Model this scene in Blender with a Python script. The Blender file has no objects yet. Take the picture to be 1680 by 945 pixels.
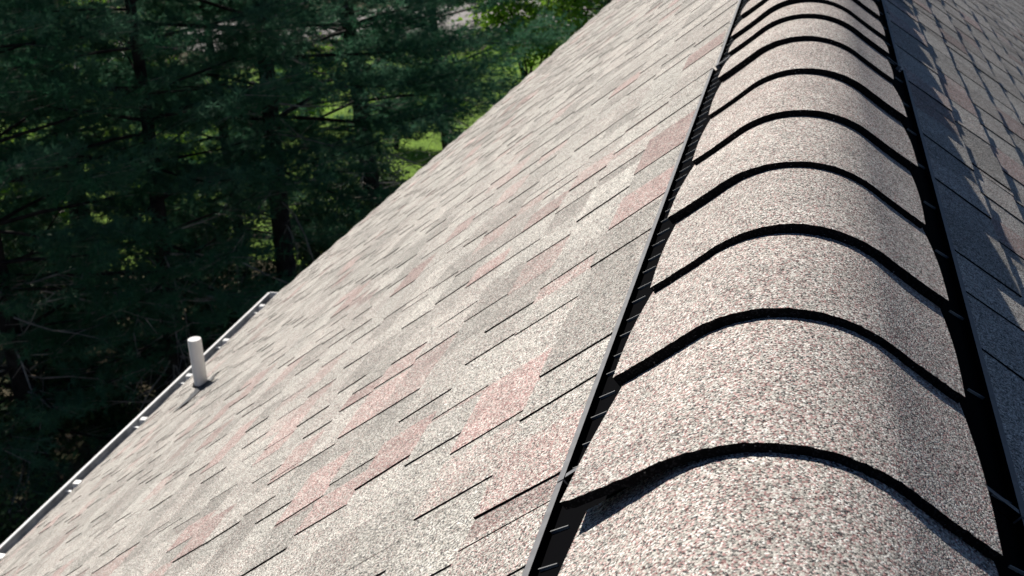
import bpy, bmesh, math, random
import numpy as np
from mathutils import Vector, Matrix

# ------------------------------------------------------------------ scene, camera, sky, sun
sc = bpy.context.scene
COL = sc.collection
random.seed(7)
RNG = np.random.default_rng(7)

TH = 0.66261                       # roof pitch, about 38 degrees
CT, ST = math.cos(TH), math.sin(TH)
GZ = -8.7                          # ground level below the ridge

cam_d = bpy.data.cameras.new('camera')
cam = bpy.data.objects.new('camera', cam_d)
COL.objects.link(cam)
F = Vector((-0.22447627, 0.89904585, -0.37593479))
R = Vector((0.97340338, 0.22499651, -0.04315585))
U = Vector((-0.04578493, 0.37562366, 0.92564065))
M = Matrix((R, U, -F)).transposed().to_4x4()
M.translation = Vector((0.00562843, 0, 0.53904591))
cam.matrix_world = M
cam_d.sensor_width = 36
cam_d.lens = 36 * 2039.2 / 1680
cam_d.clip_start = 0.02
cam_d.clip_end = 2000
cam_d.dof.use_dof = True
cam_d.dof.focus_distance = 1.5
cam_d.dof.aperture_fstop = 16
sc.camera = cam

SUN = Vector((-1.0, 0.92, 1.075)).normalized()
w = bpy.data.worlds.new('World')
sc.world = w
w.use_nodes = True
nt = w.node_tree
sky = nt.nodes.new('ShaderNodeTexSky')
sky.sky_type = 'NISHITA'
sky.sun_disc = False
sky.air_density = 0.5
sky.dust_density = 0.0
sky.ozone_density = 4.0
sky.sun_elevation = math.asin(SUN.z)
sky.sun_rotation = math.atan2(SUN.x, SUN.y)
bg = nt.nodes['Background']
nt.links.new(sky.outputs[0], bg.inputs[0])
bg.inputs[1].default_value = 0.05
sl = bpy.data.lights.new('sun', 'SUN')
sl.energy = 5.0
sl.angle = math.radians(0.5)
sl.color = (1.0, 0.955, 0.89)
so = bpy.data.objects.new('sun', sl)
COL.objects.link(so)
so.location = SUN * 60
so.rotation_euler = (-SUN).to_track_quat('-Z', 'Y').to_euler()
vs = sc.view_settings
vs.view_transform = 'Standard'
vs.look = 'None'
vs.exposure = 0.44
vs.gamma = 1.0
sc.cycles.max_bounces = 6
sc.cycles.diffuse_bounces = 3
sc.cycles.use_denoising = True

# ------------------------------------------------------------------ helpers
def mat_new(name):
    m = bpy.data.materials.new(name)
    m.use_nodes = True
    b = m.node_tree.nodes['Principled BSDF']
    return m, m.node_tree, b

def simple(name, col, rough=0.6, spec=0.3, noise=None):
    m, t, b = mat_new(name)
    b.inputs['Base Color'].default_value = (*col, 1)
    b.inputs['Roughness'].default_value = rough
    b.inputs['Specular IOR Level'].default_value = spec
    if noise:
        sca, lo, hi = noise
        tc = t.nodes.new('ShaderNodeTexCoord')
        n = t.nodes.new('ShaderNodeTexNoise')
        n.inputs['Scale'].default_value = sca
        n.inputs['Detail'].default_value = 6
        t.links.new(tc.outputs['Object'], n.inputs['Vector'])
        r = t.nodes.new('ShaderNodeValToRGB')
        r.color_ramp.elements[0].position = 0.3
        r.color_ramp.elements[1].position = 0.7
        r.color_ramp.elements[0].color = (*[c * lo for c in col], 1)
        r.color_ramp.elements[1].color = (*[min(1, c * hi) for c in col], 1)
        t.links.new(n.outputs['Fac'], r.inputs[0])
        t.links.new(r.outputs[0], b.inputs['Base Color'])
    return m

def link(o, parent=None):
    COL.objects.link(o)
    if parent is not None:
        o.parent = parent
        o.matrix_parent_inverse = PINV.get(parent.name) or parent.matrix_world.inverted()
    return o

PINV = {}
def empty(name, loc, rz=0.0):
    o = bpy.data.objects.new(name, None)
    COL.objects.link(o)
    o.location = loc
    o.rotation_euler = (0, 0, rz)
    o.empty_display_size = 0.3
    PINV[o.name] = (Matrix.Translation(loc) @ Matrix.Rotation(rz, 4, 'Z')).inverted()
    return o

def tag(o, label=None, cat=None, group=None, kind=None):
    for k, v in (('label', label), ('category', cat), ('group', group), ('kind', kind)):
        if v:
            o[k] = v
    return o

def mesh_obj(name, V, Fc, mats, parent=None, midx=None, smooth=False, tint=None):
    me = bpy.data.meshes.new(name)
    me.from_pydata([tuple(v) for v in V], [], [tuple(f) for f in Fc])
    for m in (mats if isinstance(mats, (list, tuple)) else [mats]):
        me.materials.append(m)
    if midx is not None:
        me.polygons.foreach_set('material_index', np.array(midx, dtype=np.int32))
    if smooth:
        me.polygons.foreach_set('use_smooth', np.ones(len(me.polygons), dtype=bool))
    if tint is not None:
        a = me.attributes.new('tint', 'FLOAT_COLOR', 'FACE')
        a.data.foreach_set('color', np.array(tint, dtype=np.float32).ravel())
    me.update()
    o = bpy.data.objects.new(name, me)
    return link(o, parent)

def tri_mesh(name, V, mats, n=3, midx=None, tint=None):
    """big soup: V (k*n,3), every n verts one face"""
    V = np.asarray(V, dtype=np.float32)
    k = len(V) // n
    me = bpy.data.meshes.new(name)
    me.vertices.add(k * n)
    me.vertices.foreach_set('co', V.ravel())
    me.loops.add(k * n)
    me.loops.foreach_set('vertex_index', np.arange(k * n, dtype=np.int32))
    me.polygons.add(k)
    me.polygons.foreach_set('loop_start', np.arange(0, k * n, n, dtype=np.int32))
    me.polygons.foreach_set('loop_total', np.full(k, n, dtype=np.int32))
    for m in (mats if isinstance(mats, (list, tuple)) else [mats]):
        me.materials.append(m)
    if midx is not None:
        me.polygons.foreach_set('material_index', np.asarray(midx, dtype=np.int32))
    if tint is not None:
        a = me.attributes.new('tint', 'FLOAT_COLOR', 'FACE')
        a.data.foreach_set('color', np.asarray(tint, dtype=np.float32).ravel())
    me.update(calc_edges=True)
    return me

def box_faces(o=0):
    return [(o, o+1, o+2, o+3), (o+7, o+6, o+5, o+4), (o+4, o+5, o+1, o), (o+5, o+6, o+2, o+1), (o+6, o+7, o+3, o+2), (o+7, o+4, o, o+3)]

def box_pts(x0, x1, y0, y1, z0, z1):
    return [(x0, y0, z1), (x1, y0, z1), (x1, y1, z1), (x0, y1, z1), (x0, y0, z0), (x1, y0, z0), (x1, y1, z0), (x0, y1, z0)]

def SP(side, s, y, n):
    """point on a roof slope: s metres down from the ridge, n metres off the deck"""
    return (side * (s * CT + n * ST), y, -s * ST + n * CT)

# ------------------------------------------------------------------ materials
def shingle_material():
    m, t, b = mat_new('mineral_granules')
    N, L = t.nodes, t.links
    tc = N.new('ShaderNodeTexCoord')
    # slight warp so that the grains are not a clean cell pattern
    v = N.new('ShaderNodeTexVoronoi'); v.inputs['Scale'].default_value = 570; v.inputs['Randomness'].default_value = 1
    L.new(tc.outputs['Object'], v.inputs['Vector'])
    sep = N.new('ShaderNodeSeparateColor'); L.new(v.outputs['Color'], sep.inputs[0])
    at = N.new('ShaderNodeAttribute'); at.attribute_name = 'tint'
    sa = N.new('ShaderNodeSeparateColor'); L.new(at.outputs['Color'], sa.inputs[0])
    def ramp(stops):
        r = N.new('ShaderNodeValToRGB'); r.color_ramp.interpolation = 'CONSTANT'
        e = r.color_ramp.elements
        while len(e) < len(stops): e.new(0.5)
        for i, (p, c) in enumerate(stops):
            e[i].position = p; e[i].color = (*c, 1)
        L.new(sep.outputs[0], r.inputs[0]); return r
    grey = ramp([(0, (.035, .037, .04)), (.13, (.13, .126, .118)), (.29, (.29, .273, .243)), (.50, (.47, .442, .388)), (.73, (.63, .597, .535)), (.90, (.80, .776, .72))])
    pink = ramp([(0, (.10, .05, .045)), (.16, (.30, .175, .16)), (.45, (.42, .26, .24)), (.72, (.53, .37, .34)), (.90, (.62, .53, .48))])
    lt = N.new('ShaderNodeMath'); lt.operation = 'LESS_THAN'
    L.new(sep.outputs[1], lt.inputs[0]); L.new(sa.outputs[0], lt.inputs[1])
    mx = N.new('ShaderNodeMix'); mx.data_type = 'RGBA'
    L.new(lt.outputs[0], mx.inputs[0]); L.new(grey.outputs[0], mx.inputs[6]); L.new(pink.outputs[0], mx.inputs[7])
    # clumps of lighter and darker grains + broad weathering
    n1 = N.new('ShaderNodeTexNoise'); n1.inputs['Scale'].default_value = 150; n1.inputs['Detail'].default_value = 3; L.new(tc.outputs['Object'], n1.inputs['Vector'])
    n2 = N.new('ShaderNodeTexNoise'); n2.inputs['Scale'].default_value = 3.2; n2.inputs['Detail'].default_value = 5; L.new(tc.outputs['Object'], n2.inputs['Vector'])
    def mr(src, a, b2, lo, hi):
        q = N.new('ShaderNodeMapRange'); q.inputs[1].default_value = a; q.inputs[2].default_value = b2
        q.inputs[3].default_value = lo; q.inputs[4].default_value = hi; L.new(src, q.inputs[0]); return q.outputs[0]
    def mul(a, b2):
        q = N.new('ShaderNodeMath'); q.operation = 'MULTIPLY'; L.new(a, q.inputs[0]); L.new(b2, q.inputs[1]); return q.outputs[0]
    f = mul(mul(mr(n1.outputs['Fac'], .3, .7, .80, 1.2), mr(n2.outputs['Fac'], .3, .7, .90, 1.08)), sa.outputs[1])
    v2 = N.new('ShaderNodeTexVoronoi'); v2.inputs['Scale'].default_value = 16; L.new(tc.outputs['Object'], v2.inputs['Vector'])
    f = mul(f, mr(v2.outputs['Distance'], .035, .06, .30, 1.0))
    n4 = N.new('ShaderNodeTexNoise'); n4.inputs['Scale'].default_value = 22; n4.inputs['Detail'].default_value = 4; L.new(tc.outputs['Object'], n4.inputs['Vector'])
    f = mul(f, mr(n4.outputs['Fac'], .30, .62, .86, 1.05))
    vm = N.new('ShaderNodeVectorMath'); vm.operation = 'SCALE'
    L.new(mx.outputs[2], vm.inputs[0]); L.new(f, vm.inputs['Scale'])
    L.new(vm.outputs[0], b.inputs['Base Color'])
    b.inputs['Roughness'].default_value = 0.9
    b.inputs['Specular IOR Level'].default_value = 0.25
    # relief: rounded grains of uneven height
    h = N.new('ShaderNodeMath'); h.operation = 'MULTIPLY_ADD'
    L.new(v.outputs['Distance'], h.inputs[0]); h.inputs[1].default_value = -1.1
    L.new(sep.outputs[2], h.inputs[2])
    bp = N.new('ShaderNodeBump'); bp.inputs['Strength'].default_value = 0.32; bp.inputs['Distance'].default_value = 0.0013
    L.new(h.outputs[0], bp.inputs['Height']); L.new(bp.outputs[0], b.inputs['Normal'])
    return m

M_SH = shingle_material()
def asphalt_edge():
    m, t, b = mat_new('cut_asphalt_edge')
    tc = t.nodes.new('ShaderNodeTexCoord')
    v = t.nodes.new('ShaderNodeTexVoronoi'); v.inputs['Scale'].default_value = 620
    t.links.new(tc.outputs['Object'], v.inputs['Vector'])
    r = t.nodes.new('ShaderNodeValToRGB'); r.color_ramp.interpolation = 'CONSTANT'
    e = r.color_ramp.elements; e.new(.8)
    for k, (p, c) in enumerate(((0, (.005, .005, .0055)), (.72, (.018, .018, .019)), (.93, (.16, .15, .14)))):
        e[k].position = p; e[k].color = (*c, 1)
    t.links.new(v.outputs['Color'], r.inputs[0]); t.links.new(r.outputs[0], b.inputs['Base Color'])
    b.inputs['Roughness'].default_value = .95; b.inputs['Specular IOR Level'].default_value = .05
    return m
M_ASPH = asphalt_edge()
M_BLACK = simple('black_vent_plastic', (.0025, .0025, .003), 1.0, .02)
M_LIP = simple('sunlit_vent_lip', (.14, .14, .145), .6, .3, (60, .8, 1.2))  # edge of the black plastic; sunlight on it is put into this lighter grey
M_RIB = simple('grey_vent_rib', (.19, .19, .185), .5, .3)
M_WHITE = simple('white_aluminium', (.80, .80, .78), .35, .4, (9, .94, 1.03))
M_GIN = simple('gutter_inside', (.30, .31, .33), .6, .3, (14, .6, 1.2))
M_PVC = simple('white_pvc', (.78, .77, .75), .4, .4, (20, .95, 1.03))
M_RUB = simple('grey_rubber_boot', (.085, .087, .09), .7, .25, (40, .7, 1.3))
M_SID = simple('white_siding', (.72, .71, .68), .6, .3, (5, .93, 1.03))
M_DECK = simple('roof_deck_felt', (.03, .03, .032), .9, .1)
M_CAULK = simple('grey_sealant', (.42, .41, .39), .6, .3)

def leaf_mat(name, c1, c2, trans, scale=1.3, rough=.6):
    m, t, b = mat_new(name)
    N, L = t.nodes, t.links
    tc = N.new('ShaderNodeTexCoord')
    n = N.new('ShaderNodeTexNoise'); n.inputs['Scale'].default_value = scale; n.inputs['Detail'].default_value = 4
    L.new(tc.outputs['Object'], n.inputs['Vector'])
    r = N.new('ShaderNodeValToRGB')
    r.color_ramp.elements[0].position = .32; r.color_ramp.elements[0].color = (*c1, 1)
    r.color_ramp.elements[1].position = .68; r.color_ramp.elements[1].color = (*c2, 1)
    L.new(n.outputs['Fac'], r.inputs[0])
    L.new(r.outputs[0], b.inputs['Base Color'])
    b.inputs['Roughness'].default_value = rough
    b.inputs['Specular IOR Level'].default_value = .08
    tr = N.new('ShaderNodeBsdfTranslucent')
    L.new(r.outputs[0], tr.inputs['Color'])
    ms = N.new('ShaderNodeMixShader'); ms.inputs[0].default_value = trans
    L.new(b.outputs[0], ms.inputs[1]); L.new(tr.outputs[0], ms.inputs[2])
    L.new(ms.outputs[0], t.nodes['Material Output'].inputs['Surface'])
    return m

M_NEEDLE = leaf_mat('pine_needles', (.034, .13, .062), (.115, .25, .155), .45, .9)
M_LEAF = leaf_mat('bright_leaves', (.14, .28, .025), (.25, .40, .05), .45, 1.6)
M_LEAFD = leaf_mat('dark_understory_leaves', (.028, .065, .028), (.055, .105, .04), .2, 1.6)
M_BARK = simple('pine_bark', (.026, .023, .021), .9, .1, (7, .5, 1.6))
M_TWIG = simple('bare_grey_twig', (.36, .32, .285), .85, .1, (9, .6, 1.4))

# ------------------------------------------------------------------ ground
def ground_material():
    m, t, b = mat_new('ground_soil_and_litter')
    N, L = t.nodes, t.links
    tc = N.new('ShaderNodeTexCoord')
    n = N.new('ShaderNodeTexNoise'); n.inputs['Scale'].default_value = 1.6; n.inputs['Detail'].default_value = 9
    L.new(tc.outputs['Object'], n.inputs['Vector'])
    r = N.new('ShaderNodeValToRGB'); e = r.color_ramp.elements
    e[0].position = .35; e[0].color = (.045, .05, .022, 1)
    e[1].position = .66; e[1].color = (.115, .088, .06, 1)
    L.new(n.outputs['Fac'], r.inputs[0]); L.new(r.outputs[0], b.inputs['Base Color'])
    b.inputs['Roughness'].default_value = .95; b.inputs['Specular IOR Level'].default_value = .1
    n3 = N.new('ShaderNodeTexNoise'); n3.inputs['Scale'].default_value = 14; n3.inputs['Detail'].default_value = 6
    L.new(tc.outputs['Object'], n3.inputs['Vector'])
    bp = N.new('ShaderNodeBump'); bp.inputs['Distance'].default_value = .08
    L.new(n3.outputs['Fac'], bp.inputs['Height']); L.new(bp.outputs[0], b.inputs['Normal'])
    return m

def lawn_material():
    m, t, b = mat_new('lawn_grass')
    N, L = t.nodes, t.links
    tc = N.new('ShaderNodeTexCoord')
    n = N.new('ShaderNodeTexNoise'); n.inputs['Scale'].default_value = 2.6; n.inputs['Detail'].default_value = 10; n.inputs['Roughness'].default_value = .7
    L.new(tc.outputs['Object'], n.inputs['Vector'])
    r = N.new('ShaderNodeValToRGB'); e = r.color_ramp.elements
    e[0].position = .34; e[0].color = (.09, .17, .018, 1)
    e[1].position = .66; e[1].color = (.22, .35, .045, 1)
    L.new(n.outputs['Fac'], r.inputs[0]); L.new(r.outputs[0], b.inputs['Base Color'])
    b.inputs['Roughness'].default_value = .9; b.inputs['Specular IOR Level'].default_value = .15
    n3 = N.new('ShaderNodeTexNoise'); n3.inputs['Scale'].default_value = 30; n3.inputs['Detail'].default_value = 5
    L.new(tc.outputs['Object'], n3.inputs['Vector'])
    bp = N.new('ShaderNodeBump'); bp.inputs['Distance'].default_value = .06
    L.new(n3.outputs['Fac'], bp.inputs['Height']); L.new(bp.outputs[0], b.inputs['Normal'])
    return m

g = mesh_obj('ground', [(-900, -900, GZ), (900, -900, GZ), (900, 900, GZ), (-900, 900, GZ)], [(0, 1, 2, 3)], ground_material())
tag(g, kind='structure')

def polar(az, d, z=GZ):
    a = math.radians(az)
    return Vector((-math.sin(a) * d, math.cos(a) * d, z))

# lawn beyond the pines
def patch(name, ring, mat, z):
    V = [tuple(p) for p in ring]
    o = mesh_obj(name, [(x, y, z) for x, y, _ in V], [tuple(range(len(V)))], mat)
    return tag(o, kind='structure')
ring = [polar(a, 26 + 1.2 * math.sin(a * .21) + .5 * math.sin(a * .53)) for a in range(60, -22, -1)]
ring += [polar(a, 47 + 1.3 * math.sin(a * .7)) for a in range(-22, 62, 2)]
patch('lawn', ring[::-1], lawn_material(), GZ + .012)
M_GRAV = simple('pale_gravel', (.33, .305, .29), .95, .1, (3, .6, 1.25))
ring = [polar(a, 50 + 1.3 * math.sin(a * .7)) for a in range(60, -22, -2)] + [polar(a, 58 + 1.5 * math.sin(a * .5)) for a in range(-22, 62, 2)]
patch('gravel_drive', ring[::-1], M_GRAV, GZ + .016)

# ------------------------------------------------------------------ house
HB = (0.0, 6.0, GZ)
house = empty('house', HB)
tag(house, 'house roof of mottled grey and pink asphalt shingles with rounded ridge caps', 'house')
YN = -2.2                                        # near gable end, behind the camera
EAVE = 5.07
# the far edge of the slope, s -> y
REDGE = [(0.0, 15.6), (2.46, 12.35), (3.42, 10.35), (4.46, 9.2), (5.25, 8.25)]
def yend(s):
    return float(np.interp(s, [q[0] for q in REDGE], [q[1] for q in REDGE]))

def slab(name, side, mat, parent, n0, n1, s0, s1, inset=0.0):
    ss = [s0] + [q[0] for q in REDGE if s0 < q[0] < s1] + [s1]
    V, Fc = [], []
    for s in ss:
        for n in (n0, n1):
            V += [SP(side, s, YN + inset, n), SP(side, s, yend(s) - inset, n)]
    for i in range(len(ss) - 1):
        a, b2 = i * 4, i * 4 + 4
        Fc += [(a+2, a+3, b2+3, b2+2), (a, b2, b2+1, a+1), (a, a+2, b2+2, b2), (a+1, b2+1, b2+3, a+3)]
    k = (len(ss) - 1) * 4
    Fc += [(0, 1, 3, 2), (k, k+2, k+3, k+1)]
    return mesh_obj(name, V, Fc, mat, parent)

slopeL = slab('roof_slope', -1, M_DECK, house, -.022, -.002, 0.05, EAVE - .02, .03)
slopeR = slab('roof_slope', 1, M_DECK, house, -.022, -.002, 0.05, EAVE - .02, .03)

# --- shingle courses
BL = [.15, .297, .447, .599, .734, .872, 1.004, 1.14, 1.261, 1.381]
while BL[-1] + .126 < EAVE - .02: BL.append(BL[-1] + .126)
BL[-1] = EAVE
BR = [.15, .30, .447, .565]
while BR[-1] + .126 < EAVE - .02: BR.append(BR[-1] + .126)
BR[-1] = EAVE
# tabs whose side is seen in the photograph: (s, y)
DARK_L = [(1.205,1.882),(1.317,2.016),(1.2,2.104),(1.07,2.104),(.94,1.797),(.80,1.662),(1.555,2.456),(1.317,2.343),(.52,1.517),(.37,1.216),(.66,1.765),(1.2,2.817),(1.07,2.817),(.80,2.356),(.94,2.503),(.66,2.122),(.52,1.942),(.37,1.60),(1.2,2.442),(1.07,2.46),(1.317,3.096),(1.2,3.096),(.37,2.245),(.37,2.611),(.37,3.04),(.52,3.082),(.80,3.323),(.66,3.33),(.52,3.308),(.52,2.55)]
DARK_R = [(.37,4.42),(.37,4.007),(.37,3.624),(.37,3.21),(.37,2.70),(.37,2.382),(.37,1.996),(.37,1.605),(.50,4.168),(.50,3.779),(.50,4.978),(.50,2.795),(.50,1.99),(.50,3.43)]
# pink tabs seen in the photograph: s, y0, y1, strength
PINK_L = [(.52,1.517,1.73,.62),(.80,1.662,1.82,.62),(1.07,1.775,1.96,.6),(1.2,2.35,2.56,.6),(1.07,2.335,2.45,.5),(.37,2.245,2.44,.62),(.80,2.93,3.08,.5),(.66,3.02,3.17,.5),(.94,2.74,2.87,.6),(.37,3.66,3.86,.6),(.52,1.34,1.49,.3),(1.317,2.14,2.3,.55),(1.58,2.04,2.2,.55),(.80,3.39,3.62,.45),(1.14,3.80,4.02,.45),(.37,1.02,1.16,.25)]
PINK_R = [(.50,3.43,3.65,.55),(.63,3.0,3.22,.55),(.63,4.6,4.8,.5),(.75,3.7,3.95,.5),(.88,2.9,3.1,.5)]

E0 = .0055       # how far a butt stands off the course below
TT = .0020       # extra thickness of the laminated tabs
def build_course(side, s0, s1, dark, pink, rnd):
    """tabs of one course: list of (ya, yb, d0, d1, is_tab, pinkness, light)"""
    y_hi = yend(s1)
    forced = sorted([y for s, y in dark if s0 <= s < s1] + [q[1] for q in pink if s0 <= q[0] < s1])
    fs = []
    for y in forced:
        if not fs or y - fs[-1] > .07: fs.append(y)
    pk = {round(q[1], 3): q for q in pink if s0 <= q[0] < s1}
    out, y, tabbing = [], YN, rnd.random() < .5
    while y < y_hi:
        nxt = [q for q in fs if q > y + .001]
        nf = nxt[0] if nxt else 1e9
        pinkness = rnd.choice([.55, .6, .45]) if rnd.random() < .10 else rnd.uniform(.03, .14)
        if tabbing:
            hit = [q for k, q in pk.items() if abs(k - y) < .03]
            if hit:
                ye = hit[0][2]; pinkness = hit[0][3]
            else:
                ye = y + rnd.uniform(.10, .30)
            ye = min(ye, nf - .02)
        else:
            ye = y + rnd.uniform(.07, .24)
            if ye > nf - .10: ye = nf
        ye = min(ye, y_hi)
        light = rnd.choice([.78, .87, .95, 1.0, 1.05, 1.09]) * (1.0 if tabbing else .97)
        out.append((y, ye, rnd.uniform(-.014, .010), rnd.uniform(-.014, .010), tabbing, pinkness, light))
        y = ye
        tabbing = not tabbing
    return out

def strip_geo(side, s0, s1, ya, yb, cells, rnd):
    """one laminated strip: base sheet with raised tabs on it"""
    V, Fc, mi, ti = [], [], [], []
    def quad(p, m, t):
        o = len(V); V.extend(p)
        Fc.append((o, o+1, o+2, o+3) if side < 0 else (o+3, o+2, o+1, o)); mi.append(m); ti.append(t)
    up = .03
    lift = rnd.uniform(-.0006, .0010)
    def nb(s):      # base top height
        return .001 + (E0 + lift) * (s - s0) / (s1 - s0)
    for (a, b2, d0, d1, tabbed, pk, lg) in cells:
        a2, b3 = max(a, ya), min(b2, yb)
        if b3 - a2 < .002: continue
        t = (pk, lg, 0, 1)
        sa = s0 - up
        c0 = d0 if a2 == a else 0
        c1 = d1 if b3 == b2 else 0
        # base
        bt = (pk * .8, lg, 0, 1)
        if not tabbed:
            quad([SP(side, sa, a2, nb(sa)), SP(side, sa, b3, nb(sa)), SP(side, s1, b3, nb(s1)), SP(side, s1, a2, nb(s1))], 0, bt)
            quad([SP(side, s1, a2, nb(s1)), SP(side, s1, b3, nb(s1)), SP(side, s1, b3, -.0005), SP(side, s1, a2, -.0005)], 0, bt)
            # the base runs on under the slanting sides of its neighbours
            if c0 or c1: pass
        else:
            ds = rnd.uniform(-.0015, .0015)
            sb = s1 + .001 + ds
            T = TT * rnd.choice([.35, .6, .9, 1.1, 1.2]) if a2 > 3.4 or s0 > 1.3 else TT * rnd.uniform(.7, 1.15)
            bow = rnd.uniform(0, .0012)
            p = [SP(side, sa, a2 + c0, nb(sa) + T), SP(side, sa, b3 + c1, nb(sa) + T), SP(side, sb, b3, nb(s1) + T + bow), SP(side, sb, a2, nb(s1) + T + bow)]
            quad(p, 0, t)
            q = [SP(side, sb, a2, -.0005), SP(side, sb, b3, -.0005)]
            quad([p[3], p[2], q[1], q[0]], 0, t)
            quad([p[0], p[3], q[0], SP(side, sa, a2 + c0, nb(sa) - .002)], 1, t)
            quad([p[2], p[1], SP(side, sa, b3 + c1, nb(sa) - .002), q[1]], 1, t)
            # base sheet under and around the tab
            e = .018
            quad([SP(side, sa, max(ya, a2 - e), nb(sa) - .0003), SP(side, sa, min(yb, b3 + e), nb(sa) - .0003), SP(side, s1 - .0008, min(yb, b3 + e), nb(s1) - .0003), SP(side, s1 - .0008, max(ya, a2 - e), nb(s1) - .0003)], 0, bt)
    return V, Fc, mi, ti

def clad(side, B, dark, pink, parent, budget, s_see, y_see):
    rnd = random.Random(11 if side < 0 else 23)
    strips = []
    for i in range(len(B) - 1):
        s0, s1 = B[i], B[i + 1]
        cells = build_course(side, s0, s1, dark, pink, rnd)
        y = YN - rnd.uniform(0, .98)
        ye = yend(s1)
        while y < ye:
            a, b2 = max(y, YN), min(y + 1.0, ye)
            if b2 - a > .01:
                strips.append((s0, s1, a, b2 - .0012, cells, rnd.random()))
            y += 1.0
    # nearest to the camera first
    def size(q):
        p = Vector(SP(side, (q[0] + q[1]) / 2, (q[2] + q[3]) / 2, 0)) - cam.location
        z = p.dot(F)
        if z < .2: return 0
        x, yy = p.dot(R) / z, p.dot(U) / z
        hid = q[1] < .28
        inside = abs(x) < .47 and abs(yy) < .28 and not hid
        return (1 if inside else 0) / p.length_squared
    strips.sort(key=size, reverse=True)
    rest = [[], [], [], []]
    for j, (s0, s1, a, b2, cells, sd) in enumerate(strips):
        V, Fc, mi, ti = strip_geo(side, s0, s1, a, b2, cells, random.Random(sd))
        if not V: continue
        if j < budget and size(strips[j]) > 0:
            mesh_obj('shingle', V, Fc, [M_SH, M_ASPH], parent, mi, False, ti)
        else:
            o = len(rest[0])
            rest[0] += V; rest[1] += [tuple(k + o for k in f) for f in Fc]; rest[2] += mi; rest[3] += ti
    o = mesh_obj('shingle_field', rest[0], rest[1], [M_SH, M_ASPH], parent, rest[2], False, rest[3])
    o['kind'] = 'stuff'

PINV[slopeL.name] = Matrix.Identity(4); PINV[slopeR.name] = Matrix.Identity(4)
def reparent_identity(o):
    # children of meshes that already sit in world coordinates
    PINV[o.name] = Matrix.Identity(4)
clad(-1, BL, DARK_L, PINK_L, slopeL, 235, 0, 0)
clad(1, BR, DARK_R, PINK_R, slopeR, 60, 0, 0)

# --- ridge vent in sections
RC = .165
def prof(a, t):
    """cross-section of a cap: arc length a from the crest, t above the deck planes -> (x, z, nx, nz)"""
    r = RC + (t - .03)
    zc = (.03 - RC) / CT
    sg = -1 if a < 0 else 1
    al = abs(a)
    lim = RC * TH
    if al < lim:
        ph = al / RC
        return sg * r * math.sin(ph), zc + r * math.cos(ph)
    d = al - lim
    return sg * (r * ST + d * CT), zc + r * CT - d * ST


VSEC = [(YN, -.9), (-.9, 1.127), (1.127, 3.155), (3.155, 5.18), (5.18, 7.2), (7.2, 9.2), (9.2, 11.2), (11.2, 13.2), (13.2, 15.3)]
rib_mesh = {}
def vent_section(y0, y1, sl_, k):
    V, Fc, mi = [], [], []
    def q4(p, m):
        o = len(V); V.extend(p); Fc.append((o, o+1, o+2, o+3)); mi.append(m)
    for side in (-1, 1):
        # rounded top under the caps, then the louvred side and the slot floor
        cs = [prof(side * .194 * j / 12, .0225) for j in range(13)]
        cs += [(SP(side, a_, 0, n_)[0], SP(side, a_, 0, n_)[2]) for a_, n_ in ((.205, .0135), (sl_ - .010, .0125))]
        for (xa, za), (xb, zb) in zip(cs[:-1], cs[1:]):
            q4([(xa, y0, za), (xa, y1, za), (xb, y1, zb), (xb, y0, zb)], 0)
        # upstand lip
        hN = .0225
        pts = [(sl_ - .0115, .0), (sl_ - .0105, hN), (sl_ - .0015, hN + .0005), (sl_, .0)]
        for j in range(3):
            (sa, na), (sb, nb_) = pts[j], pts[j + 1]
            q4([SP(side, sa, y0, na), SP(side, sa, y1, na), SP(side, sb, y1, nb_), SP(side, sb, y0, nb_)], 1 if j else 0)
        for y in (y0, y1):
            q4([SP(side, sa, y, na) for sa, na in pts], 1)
        # turned end flap
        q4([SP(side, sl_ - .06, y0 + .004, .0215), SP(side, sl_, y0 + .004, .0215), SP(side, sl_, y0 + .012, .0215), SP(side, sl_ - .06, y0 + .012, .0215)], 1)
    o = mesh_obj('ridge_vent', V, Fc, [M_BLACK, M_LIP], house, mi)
    reparent_identity(o)
    if y1 > .8 and y0 < 8:
        y = max(y0 + .03, .8); n = 0
        while y < min(y1 - .02, 7.5):
            inn = n % 2
            for side in ((-1, 1) if n % 4 == 0 else (-1,)):
                # a thin fin across the slot, seen edge on
                s_out = sl_ - (.011 if not inn else .0135)
                key = (side, inn, round(sl_, 3))
                if key not in rib_mesh:
                    Vr = []
                    for (yy0, yy1) in ((0, .0015),):
                        sk = -.010
                        a = [SP(side, s_out - .026, sk + yy0, .0158), SP(side, s_out, yy0, .0162), SP(side, s_out, yy1, .0162), SP(side, s_out - .026, sk + yy1, .0158)]
                        b2 = [SP(side, s_out - .026, sk + yy0, .010), SP(side, s_out, yy0, .010), SP(side, s_out, yy1, .010), SP(side, s_out - .026, sk + yy1, .010)]
                        Vr = a + b2
                    me = bpy.data.meshes.new('rib')
                    me.from_pydata(Vr, [], box_faces())
                    me.materials.append(M_RIB)
                    rib_mesh[key] = me
                ro = bpy.data.objects.new('rib', rib_mesh[key])
                ro.location = (0, y, 0)
                COL.objects.link(ro); ro.parent = o
                ro.matrix_parent_inverse = Matrix.Identity(4)
            y += .050 if inn == 0 else .067
            n += 1
    return o
for k, (a, b2) in enumerate(VSEC):
    vent_section(a + .002, b2 - .002, .284 if k < 3 else .284 - .014 * (1 if k % 2 else .3), k)

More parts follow.
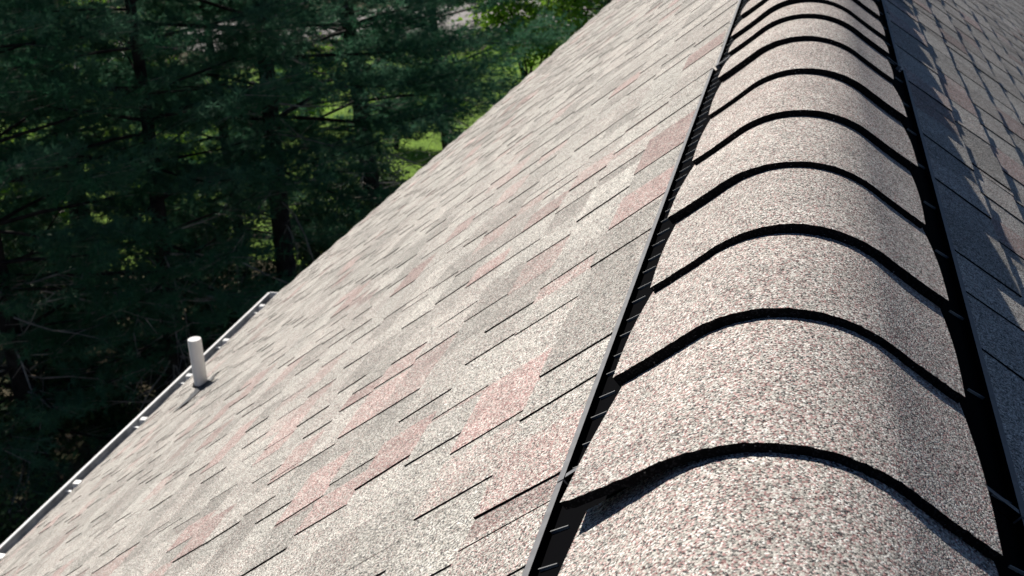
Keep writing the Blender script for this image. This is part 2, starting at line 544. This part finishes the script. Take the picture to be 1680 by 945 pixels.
# --- ridge caps
ridge = empty('ridge_cap', (0, 0, 0))
ridge.parent = house
ridge.matrix_parent_inverse = PINV[house.name]
PINV[ridge.name] = Matrix.Identity(4)
YK = [.5562, .7271, .8823, 1.0504, 1.2253, 1.4130, 1.6005, 1.7576, 1.8862, 2.045, 2.215]
YK = [y * 1.72 * .998 for y in YK]
while YK[-1] < 15.0: YK.append(YK[-1] + .28)
pre = [YK[0] - .29 * (i + 1) for i in range(10)][::-1]
YK = [y for y in pre if y > YN] + YK
I0 = [i for i, y in enumerate(YK) if abs(y - .5562 * 1.72 * .998) < 1e-6][0]
def cap(i, y0, y1, rnd):
    NA, NL = 81, 9
    A = .2075
    th_ = .0075
    V, Fc, mi, ti = [], [], [], []
    w0, w1 = rnd.uniform(-.004, .006), rnd.uniform(-.004, .006)
    sk = rnd.uniform(-.004, .004)
    flare = (i == I0)
    jit = [rnd.uniform(-.0013, .0013) for _ in range(NA)]
    cx = rnd.uniform(-.004, .004); kink = rnd.uniform(-.5, .5); kd = rnd.uniform(-.0025, .003); lft = rnd.uniform(-.0015, .002)
    top, bot = [], []
    L_ = y1 - y0 + .03
    for l in range(NL):
        u = l / (NL - 1)
        rt, rb = [], []
        for k in range(NA):
            v = -1 + 2 * k / (NA - 1)
            a = v * A + (w1 if v > 0 else -w0) * abs(v)
            ef = 1 - .02 * (1 - math.sin(math.pi * min(1, u * 1.02)))
            a *= ef
            # lifted at the butt, tucked under the next one up the row
            t = kd * math.exp(-((v - kink) / .28) ** 2) * (1 - u) + lft * (1 - u) * v + .0455 * (1 - u) + .0330 * u + .0020 * math.sin(math.pi * u) + (.0015 * (1 - u) * abs(v) ** 3) + .0018 * max(0.0, (abs(v) - .60) / .40) ** 2
            y = y0 + u * L_ + sk * v * (1 - u) + (jit[k] if l == 0 else 0)
            x, z = prof(a, t)
            x2, z2 = prof(a, t - (.0135 if not flare else .0095) * (1 - u) - .006 * u)
            if flare and v < 0:
                e = max(0, -v - .25) / .75
                lf = e ** 1.25 * max(0, 1 - u * 1.0) ** 1.5
                dx, dz = -.007 * lf, .016 * lf
                y += -.004 * lf
                x += dx; z += dz; x2 += dx; z2 += dz
            rt.append((x + cx * (1 - u), y, z)); rb.append((x2 + cx * (1 - u), y, z2))
        top.append(rt); bot.append(rb)
    idx = lambda q, l, k: (0 if q == 0 else NL * NA) + l * NA + k
    for q in (top, bot):
        for row in q: V.extend(row)
    pk, lg = rnd.uniform(.20, .28), rnd.uniform(.98, 1.05)
    T = (pk, lg, 0, 1)
    for l in range(NL - 1):
        for k in range(NA - 1):
            Fc.append((idx(0, l, k), idx(0, l, k+1), idx(0, l+1, k+1), idx(0, l+1, k))); mi.append(0); ti.append(T)
            Fc.append((idx(1, l, k), idx(1, l+1, k), idx(1, l+1, k+1), idx(1, l, k+1))); mi.append(1); ti.append(T)
    for k in range(NA - 1):
        Fc.append((idx(0, 0, k+1), idx(0, 0, k), idx(1, 0, k), idx(1, 0, k+1))); mi.append(1); ti.append(T)
        e = NL - 1
        Fc.append((idx(0, e, k), idx(0, e, k+1), idx(1, e, k+1), idx(1, e, k))); mi.append(1); ti.append(T)
    for l in range(NL - 1):
        Fc.append((idx(0, l, 0), idx(0, l+1, 0), idx(1, l+1, 0), idx(1, l, 0))); mi.append(1); ti.append(T)
        e = NA - 1
        Fc.append((idx(0, l+1, e), idx(0, l, e), idx(1, l, e), idx(1, l+1, e))); mi.append(1); ti.append(T)
    o = mesh_obj('cap_shingle', V, Fc, [M_SH, M_ASPH], ridge, mi, False, ti)
    sm = [m == 0 for m in mi]
    o.data.polygons.foreach_set('use_smooth', np.array(sm, dtype=bool))
    o.data.set_sharp_from_angle(angle=math.radians(40))
rc = random.Random(5)
for i in range(len(YK) - 1):
    cap(i, YK[i], YK[i + 1], rc)

# --- plumbing vent pipe with its rubber boot
def lathe(rings, n=24):
    """rings: list of (centre, axis_u, axis_v, radius)"""
    V, Fc = [], []
    for (c, u, v, r) in rings:
        for k in range(n):
            a = 2 * math.pi * k / n
            V.append(tuple(c + u * (r * math.cos(a)) + v * (r * math.sin(a))))
    for j in range(len(rings) - 1):
        for k in range(n):
            Fc.append((j*n + k, j*n + (k+1) % n, (j+1)*n + (k+1) % n, (j+1)*n + k))
    return V, Fc
PS, PY = 3.93, 5.44
pb = Vector(SP(-1, PS, PY, 0))
X, Y, Z = Vector((1, 0, 0)), Vector((0, 1, 0)), Vector((0, 0, 1))
pipe = mesh_obj('vent_pipe', *lathe([(pb - Z * .15, X, Y, .036), (pb + Z * .299, X, Y, .036), (pb + Z * .304, X, Y, .034), (pb + Z * .3045, X, Y, .0005)]), M_PVC, house, None, True)
md = pipe.modifiers.new('edge', 'EDGE_SPLIT'); md.split_angle = math.radians(40)
reparent_identity(pipe)
du = Vector((-CT, 0, -ST)); nn = Vector((-ST, 0, CT))
mesh_obj('rubber_boot', *lathe([(pb + nn * .012 + du * -.0, du, Y, .095), (pb + nn * .022, du, Y, .065), (pb + nn * .010 + Z * .022, X, Y, .042), (pb + nn * .010 + Z * .036, X, Y, .038)]), M_RUB, pipe, None, True)
V = [SP(-1, PS - .05, PY - .15, .0135), SP(-1, PS - .05, PY + .15, .0135), SP(-1, PS + .12, PY + .15, .0135), SP(-1, PS + .12, PY - .15, .0135)]
V += [SP(-1, PS - .05, PY - .15, .010), SP(-1, PS - .05, PY + .15, .010), SP(-1, PS + .12, PY + .15, .010), SP(-1, PS + .12, PY - .15, .010)]
mesh_obj('flashing', V, box_faces(), M_RUB, pipe)

# --- gutters, fascia, walls
def gutter(side):
    xe, ze = SP(side, EAVE, 0, 0)[0], SP(side, EAVE, 0, 0)[2]
    y0, y1 = YN, yend(EAVE) - .02
    pr = [(-.030, -.015), (-.030, -.125), (.062, -.128), (.072, -.10), (.106, -.062), (.116, -.020), (.093, -.013), (.093, -.020)]
    inner = [(.095, -.021), (.106, -.027), (.100, -.056), (.066, -.098), (.058, -.121), (-.027, -.119), (-.027, -.015)]
    P = [(xe + side * a, ze + b2) for a, b2 in pr + inner]
    n = len(P)
    V = [(x, y0, z) for x, z in P] + [(x, y1, z) for x, z in P]
    Fc, mi = [], []
    for k in range(n):
        Fc.append((k, (k+1) % n, n + (k+1) % n, n + k)); mi.append(0 if k < len(pr) else 1)
    Fc.append(tuple(range(n))); Fc.append(tuple(range(2*n - 1, n - 1, -1))); mi += [0, 0]
    o = mesh_obj('gutter', V, Fc, [M_WHITE, M_GIN], house, mi)
    reparent_identity(o)
    # closed end
    for yy in (y0 - .003, y1 + .001):
        ring = [(xe + side * a, ze + b2) for a, b2 in [(-.030, -.014), (-.030, -.126), (.064, -.129), (.074, -.10), (.108, -.062), (.118, -.019), (.086, -.011)]]
        m = len(ring)
        Ve = [(x, yy, z) for x, z in ring] + [(x, yy + .012, z) for x, z in ring]
        Fe = [tuple(range(m)), tuple(range(2*m - 1, m - 1, -1))] + [(k, (k+1) % m, m + (k+1) % m, m + k) for k in range(m)]
        mesh_obj('end_cap', Ve, Fe, M_WHITE, o)
    hs = [8.10, 7.46, 6.88, 6.25, 5.47, 4.72, 4.0, 3.3, 2.6, 1.9, 1.2, .5]
    me = None
    for y in hs:
        if me is None:
            bm = bmesh.new()
            def bx(x0, x1, ya, yb, z0, z1):
                vs_ = [bm.verts.new(p) for p in box_pts(x0, x1, ya, yb, z0, z1)]
                for f in box_faces(): bm.faces.new([vs_[k] for k in f])
            s_ = side
            # strap across the trough and the screwed tab on the roof edge
            bx(xe - s_ * .005, xe + s_ * .094, -.008, .008, ze - .040, ze - .036)
            p = box_pts(xe - s_ * .018, xe + s_ * .022, -.020, .020, ze - .03, ze + .030)
            vs_ = [bm.verts.new(q) for q in p]
            for f in box_faces(): bm.faces.new([vs_[k] for k in f])
            bmesh.ops.recalc_face_normals(bm, faces=bm.faces)
            me = bpy.data.meshes.new('hanger'); bm.to_mesh(me); bm.free(); me.materials.append(M_WHITE)
        h = bpy.data.objects.new('hanger', me)
        h.location = (0, y, 0)
        COL.objects.link(h); h.parent = o; h.matrix_parent_inverse = Matrix.Identity(4)
    # fascia board behind it
    V = box_pts(min(xe - side * .034, xe - side * .056), max(xe - side * .034, xe - side * .056), YN, y1, ze - .20, ze - .022)
    mesh_obj('fascia', V, box_faces(), M_WHITE, house)
gutter(-1); gutter(1)

xw = SP(1, EAVE, 0, 0)[0] - .40
ze = SP(1, EAVE, 0, 0)[2]
ye_w = yend(EAVE) - .35
def wall(name, p0, p1, z0, z1, gable=0):
    """clapboard wall: boards as a stepped section between two plan points"""
    d = Vector((p1[0] - p0[0], p1[1] - p0[1], 0)); n = Vector((d.y, -d.x, 0)).normalized()
    V, Fc = [], []
    z = z0
    while z < z1 - .01:
        zt = min(z + .13, z1)
        for zz, off in ((z, .018), (zt, .004)):
            for p in (p0, p1):
                V.append((p[0] + n.x * off, p[1] + n.y * off, zz))
        o = len(V) - 4
        Fc.append((o, o+1, o+3, o+2))
        if o >= 4: Fc.append((o-2, o-1, o+1, o))
        z += .13
    return mesh_obj(name, V, Fc, M_SID, house)
yb0 = YN + .35
wall('wall', (-xw, ye_w), (-xw, yb0), GZ, ze - .1)
wall('wall', (xw, yb0), (xw, ye_w), GZ, ze - .1)
wall('wall', (-xw, yb0), (xw, yb0), GZ, ze - .1)
wall('wall', (xw, ye_w), (-xw, ye_w), GZ, ze - .1)
mesh_obj('soffit', box_pts(-xw - .38, xw + .38, YN + .05, ye_w + .3, ze - .125, ze - .105), box_faces(), M_WHITE, house)

# ------------------------------------------------------------------ trees
def tube(pts, radii, n=7):
    V, Fc = [], []
    for i, (p, r) in enumerate(zip(pts, radii)):
        t = (pts[min(i+1, len(pts)-1)] - pts[max(i-1, 0)]).normalized()
        a = t.cross(Vector((0, 0, 1)))
        if a.length < .05: a = t.cross(Vector((1, 0, 0)))
        a.normalize(); b2 = t.cross(a)
        for k in range(n):
            q = 2 * math.pi * k / n
            V.append(tuple(p + a * (r * math.cos(q)) + b2 * (r * math.sin(q))))
    for j in range(len(pts) - 1):
        for k in range(n):
            Fc.append((j*n + k, j*n + (k+1) % n, (j+1)*n + (k+1) % n, (j+1)*n + k))
    return V, Fc

def add(acc, VF):
    o = len(acc[0]); acc[0].extend(VF[0]); acc[1].extend(tuple(k + o for k in f) for f in VF[1])

def needles(P, D, rng, per, ln, wd):
    """tufts of needle blades: P points, D shoot directions -> triangle soup"""
    P = np.repeat(P, per, 0); D = np.repeat(D, per, 0)
    k = len(P)
    rd = rng.normal(size=(k, 3)); rd[:, 2] = rd[:, 2] * .75 + .12
    d = D * rng.uniform(.35, 1.0, (k, 1)) + rd * .62
    d /= np.linalg.norm(d, axis=1, keepdims=True)
    sd = np.cross(d, rng.normal(size=(k, 3))); sd /= np.linalg.norm(sd, axis=1, keepdims=True) + 1e-9
    L_ = ln * rng.uniform(.7, 1.2, (k, 1))
    droop = np.zeros((k, 3)); droop[:, 2] = -.012
    out = np.empty((k, 3, 3))
    out[:, 0] = P - sd * wd / 2; out[:, 1] = P + sd * wd / 2; out[:, 2] = P + d * L_ + droop
    return out.reshape(-1, 3)

def make_pine(seed, height, r0, low, spread, dens=1.0):
    rnd = random.Random(seed); rng = np.random.default_rng(seed)
    trunk, twigs = ([], []), ([], [])
    lean = Vector((rnd.uniform(-.03, .03), rnd.uniform(-.03, .03), 0))
    ax = lambda h: Vector((lean.x * h + .05 * math.sin(h * .6 + seed), lean.y * h + .05 * math.cos(h * .5 + seed), h))
    hs = [0, .15, .5, 1.2] + [1.2 + (height - 1.2) * i / 12 for i in range(1, 13)]
    add(trunk, tube([ax(h) for h in hs], [r0 * (1.35 if h == 0 else 1.12 if h < .3 else 1) * max(.05, 1 - h / height) ** .8 for h in hs], 11))
    P, D = [], []; P2, D2 = [], []
    h = low
    az = rnd.uniform(0, 6.28)
    while h < height - .4:
        fine = h < 10.5
        f = (h - low) / (height - low)
        Lb = spread * (1 - f) ** .75 * (.72 + .28 * min(1, f * 5)) + .35
        nb_ = rnd.choice([4, 5, 5, 6]) if fine else 4
        for b2 in range(nb_):
            a = az + 6.283 * b2 / nb_ + rnd.uniform(-.35, .35)
            L_ = Lb * rnd.uniform(.62, 1.12)
            hz = Vector((math.cos(a), math.sin(a), 0)); sd = Vector((-hz.y, hz.x, 0))
            rise = rnd.uniform(-.05, .22) + .3 * f
            sag = rnd.uniform(.05, .16)
            bend = rnd.uniform(-.12, .12)
            h0 = h + rnd.uniform(-.12, .12)
            def at(u):
                return ax(h0) + hz * (L_ * u) + sd * (bend * L_ * u * u) + Vector((0, 0, L_ * (rise * u - sag * u * u * 1.6 + .16 * u ** 4)))
            add(trunk, tube([at(u) for u in (0, .25, .5, .75, 1)], [.030 * (L_ / 3) + .006, .024 * (L_ / 3) + .005, .018 * (L_ / 3) + .004, .010, .004], 5))
            # side shoots in a flat spray
            nt_ = int((15 if fine else 8) * L_ / 3 * dens) + 3
            for q in range(nt_):
                u = .42 + .58 * (q + rnd.random()) / nt_
                p0 = at(u)
                tl = (.25 + .75 * math.sin(math.pi * min(1, (u - .1) * .95))) * .36 * L_ * rnd.uniform(.5, 1.1) + .15
                sg = 1 if q % 2 else -1
                dr = (hz * rnd.uniform(.45, .9) + sd * sg * rnd.uniform(.35, .95) + Vector((0, 0, rnd.uniform(-.10, .22)))).normalized()
                if q == nt_ - 1: dr = (hz + Vector((0, 0, .25))).normalized(); tl = .3
                step = .075 if fine else .20
                m = max(2, int(tl / step))
                for j in range(m):
                    w_ = (j + 1) / m
                    pp = p0 + dr * (tl * w_) + Vector((rnd.gauss(0, .04), rnd.gauss(0, .04), .10 * w_ * w_ + rnd.gauss(0, .05)))
                    (P if fine else P2).append(pp); (D if fine else D2).append(dr + Vector((0, 0, .25)))
                if fine and rnd.random() < .5:
                    add(twigs, tube([p0, p0 + dr * tl * .9], [.005, .002], 3))
        az += rnd.uniform(.4, 1.0)
        h += rnd.uniform(.42, .66) if fine else rnd.uniform(.7, .9)
    # bare dead branches on the lower stem
    for q in range(40):
        hh = rnd.uniform(.5, low + 2.6); a = rnd.uniform(0, 6.283); L_ = rnd.uniform(.6, 2.4)
        d = Vector((math.cos(a), math.sin(a), rnd.uniform(-.35, .25)))
        pts = [ax(hh)]
        for j in range(1, 5):
            d = (d + Vector((rnd.gauss(0, .13), rnd.gauss(0, .13), rnd.gauss(-.03, .13)))).normalized()
            pts.append(pts[-1] + d * (L_ / 4))
        add(twigs, tube(pts, [.020, .015, .011, .007, .003], 4))
        for j in range(1, 5):
            for _ in range(2):
                dd = (d + Vector((rnd.gauss(0, .6), rnd.gauss(0, .6), rnd.gauss(0, .4)))).normalized()
                add(twigs, tube([pts[j], pts[j] + dd * rnd.uniform(.15, .6)], [.006, .002], 3))
    P, D = np.array(P), np.array(D)
    D /= np.linalg.norm(D, axis=1, keepdims=True)
    soup = needles(P, D, rng, 15, .15, .012)
    if len(P2):
        P2, D2 = np.array(P2), np.array(D2); D2 /= np.linalg.norm(D2, axis=1, keepdims=True)
        soup = np.concatenate([soup, needles(P2, D2, rng, 8, .22, .03)])
    mt = bpy.data.meshes.new('trunk'); mt.from_pydata(trunk[0], [], trunk[1]); mt.materials.append(M_BARK)
    mt.polygons.foreach_set('use_smooth', np.ones(len(mt.polygons), dtype=bool))
    mw = bpy.data.meshes.new('bare_twigs'); mw.from_pydata(twigs[0], [], twigs[1]); mw.materials.append(M_TWIG)
    mc = tri_mesh('crown', soup, M_NEEDLE, 3)
    return mt, mc, mw

def make_bush(seed, hgt, rad, nleaf, lsz, mat, stems=9):
    rnd = random.Random(seed); rng = np.random.default_rng(seed)
    st = ([], []); tips = []
    for q in range(stems):
        a = rnd.uniform(0, 6.283); out = rad * rnd.uniform(.25, .85)
        p = [Vector((math.cos(a) * .08, math.sin(a) * .08, 0))]
        for j in range(1, 6):
            u = j / 5
            p.append(Vector((math.cos(a) * out * u ** 1.3 + rnd.gauss(0, .06), math.sin(a) * out * u ** 1.3 + rnd.gauss(0, .06), hgt * u * rnd.uniform(.85, 1.0))))
        add(st, tube(p, [.028, .024, .019, .014, .009, .004], 5))
        for j in range(2, 6):
            for _ in range(5):
                d = Vector((rnd.gauss(0, 1), rnd.gauss(0, 1), rnd.gauss(.15, .5))).normalized() * rnd.uniform(.2, .6) * rad * .6
                add(st, tube([p[j], p[j] + d], [.007, .002], 3)); tips.append(p[j] + d); tips.append(p[j] + d * .6)
    tips = np.array([tuple(t) for t in tips])
    C_ = tips[rng.integers(0, len(tips), nleaf)] + rng.normal(size=(nleaf, 3)) * (.13 * rad)
    nrm = rng.normal(size=(nleaf, 3)); nrm[:, 2] = np.abs(nrm[:, 2]) + .4; nrm /= np.linalg.norm(nrm, axis=1, keepdims=True)
    a = np.cross(nrm, rng.normal(size=(nleaf, 3))); a /= np.linalg.norm(a, axis=1, keepdims=True)
    b2 = np.cross(nrm, a); s_ = lsz * rng.uniform(.6, 1.3, (nleaf, 1))
    q = np.empty((nleaf, 4, 3))
    q[:, 0] = C_ - a * s_; q[:, 1] = C_ - b2 * s_ * .5; q[:, 2] = C_ + a * s_; q[:, 3] = C_ + b2 * s_ * .5
    mt = bpy.data.meshes.new('stems'); mt.from_pydata(st[0], [], st[1]); mt.materials.append(M_BARK)
    return mt, tri_mesh('foliage', q.reshape(-1, 3), mat, 4)

def place(name, parts, loc, rz, scale, label, cat, group):
    r = bpy.data.objects.new(name, None)
    COL.objects.link(r)
    r.location = loc; r.rotation_euler = (0, 0, rz); r.scale = (scale,) * 3
    tag(r, label, cat, group)
    for nm, me in parts:
        o = bpy.data.objects.new(nm, me); COL.objects.link(o); o.parent = r
        if nm in ('bare_twigs', 'foliage', 'crown'): o['kind'] = 'stuff'
    return r

PINES = [make_pine(101, 14, .19, 3.3, 3.8), make_pine(202, 12.5, .17, .9, 3.3), make_pine(303, 14.5, .21, 2.75, 3.9), make_pine(404, 11, .15, 1.1, 3.1)]
pr_ = random.Random(3)
def pine_at(az, d, v, label, sc_=1.0, rz=None):
    mt, mc, mw = PINES[v]
    place('pine_tree', (('trunk', mt), ('crown', mc), ('bare_twigs', mw)), polar(az, d), pr_.uniform(0, 6.28) if rz is None else rz, sc_, label, 'tree', 'pine trees beside the house')

PT = [
 (20.5, 25.5, 2, 1.0, 'tall pine with a straight dark trunk standing in front of the bright lawn'),
 (24.8, 20.5, 0, 1.0, 'pine with bare broken branches spraying from its stem in front of the lawn'),
 (33.8, 23.5, 2, 1.0, 'pine with a bare lower trunk above pale dead twigs'),
 (30.8, 18.0, 3, 1.0, 'low bushy pine with boughs close to the roof gutter'),
 (37.5, 17.5, 1, .95, 'bushy blue green pine opposite the gutter, its boughs to the ground'),
 (16.8, 31.0, 3, 1.0, 'short pine beyond the far roof edge with lawn below it'),
 (9.0, 40.0, 1, 1.0, 'pine by the gravel drive past the far roof edge'),
 (41.0, 21.0, 0, 1.0, 'dark pine in deep shade at the thick side of the grove'),
 (27.0, 23.5, 3, .85, 'small pine squeezed between two taller pines'),
 (53.0, 30.0, 3, 1.0, 'dark pine standing apart, further along the row than the grove'),
]
for az, d, v, s_, lb in PT:
    pine_at(az, d, v, lb, s_)

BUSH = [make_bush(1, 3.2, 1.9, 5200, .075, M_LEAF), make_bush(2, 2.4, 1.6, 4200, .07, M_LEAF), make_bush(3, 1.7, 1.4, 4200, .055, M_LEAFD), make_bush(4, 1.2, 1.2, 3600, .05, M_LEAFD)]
def bush_at(az, d, v, s_, label, cat, group):
    mt, mf = BUSH[v]
    place('leafy_shrub', (('stems', mt), ('foliage', mf)), polar(az, d), pr_.uniform(0, 6.28), s_, label, cat, group)
BS = 'sunlit yellow green leafy shrub '
for az, d, v, s_, lb in (
    (12.6, 38, 0, 1.5, BS + 'past the far roof edge beside the gravel drive'),
    (10.5, 46, 0, 1.5, 'largest ' + BS + 'at the far end of the lawn'),
    (23.3, 36, 1, 1.0, BS + 'between the straight trunk and the broken branched pine'),
    (28.6, 34, 1, 1.0, BS + 'behind the small squeezed pine'),
    (36.0, 31, 1, .9, 'low ' + BS + 'behind the bare lower trunk'),
    (19.2, 33.5, 1, .8, 'small ' + BS + 'at the foot of the straight trunked pine'),
    (31.0, 37, 0, 1.1, 'tall ' + BS + 'behind the low bushy pine'),
    (16.8, 35, 1, .9, 'rounded ' + BS + 'on the open lawn below the roof edge'),
    (26.0, 32, 1, .9, BS + 'just behind the broken branched pine'),
    (29.8, 30, 1, .9, 'bushy ' + BS + 'glimpsed between the low bushy pine and the squeezed pine'),
    (35.0, 28.5, 1, .8, 'dense ' + BS + 'close behind the bare lower trunk'),
    (34.0, 40, 0, 1.3, 'broad ' + BS + 'at the back of the lawn')):
    bush_at(az, d, v, s_, lb, 'shrub', 'bright shrubs on the lawn')
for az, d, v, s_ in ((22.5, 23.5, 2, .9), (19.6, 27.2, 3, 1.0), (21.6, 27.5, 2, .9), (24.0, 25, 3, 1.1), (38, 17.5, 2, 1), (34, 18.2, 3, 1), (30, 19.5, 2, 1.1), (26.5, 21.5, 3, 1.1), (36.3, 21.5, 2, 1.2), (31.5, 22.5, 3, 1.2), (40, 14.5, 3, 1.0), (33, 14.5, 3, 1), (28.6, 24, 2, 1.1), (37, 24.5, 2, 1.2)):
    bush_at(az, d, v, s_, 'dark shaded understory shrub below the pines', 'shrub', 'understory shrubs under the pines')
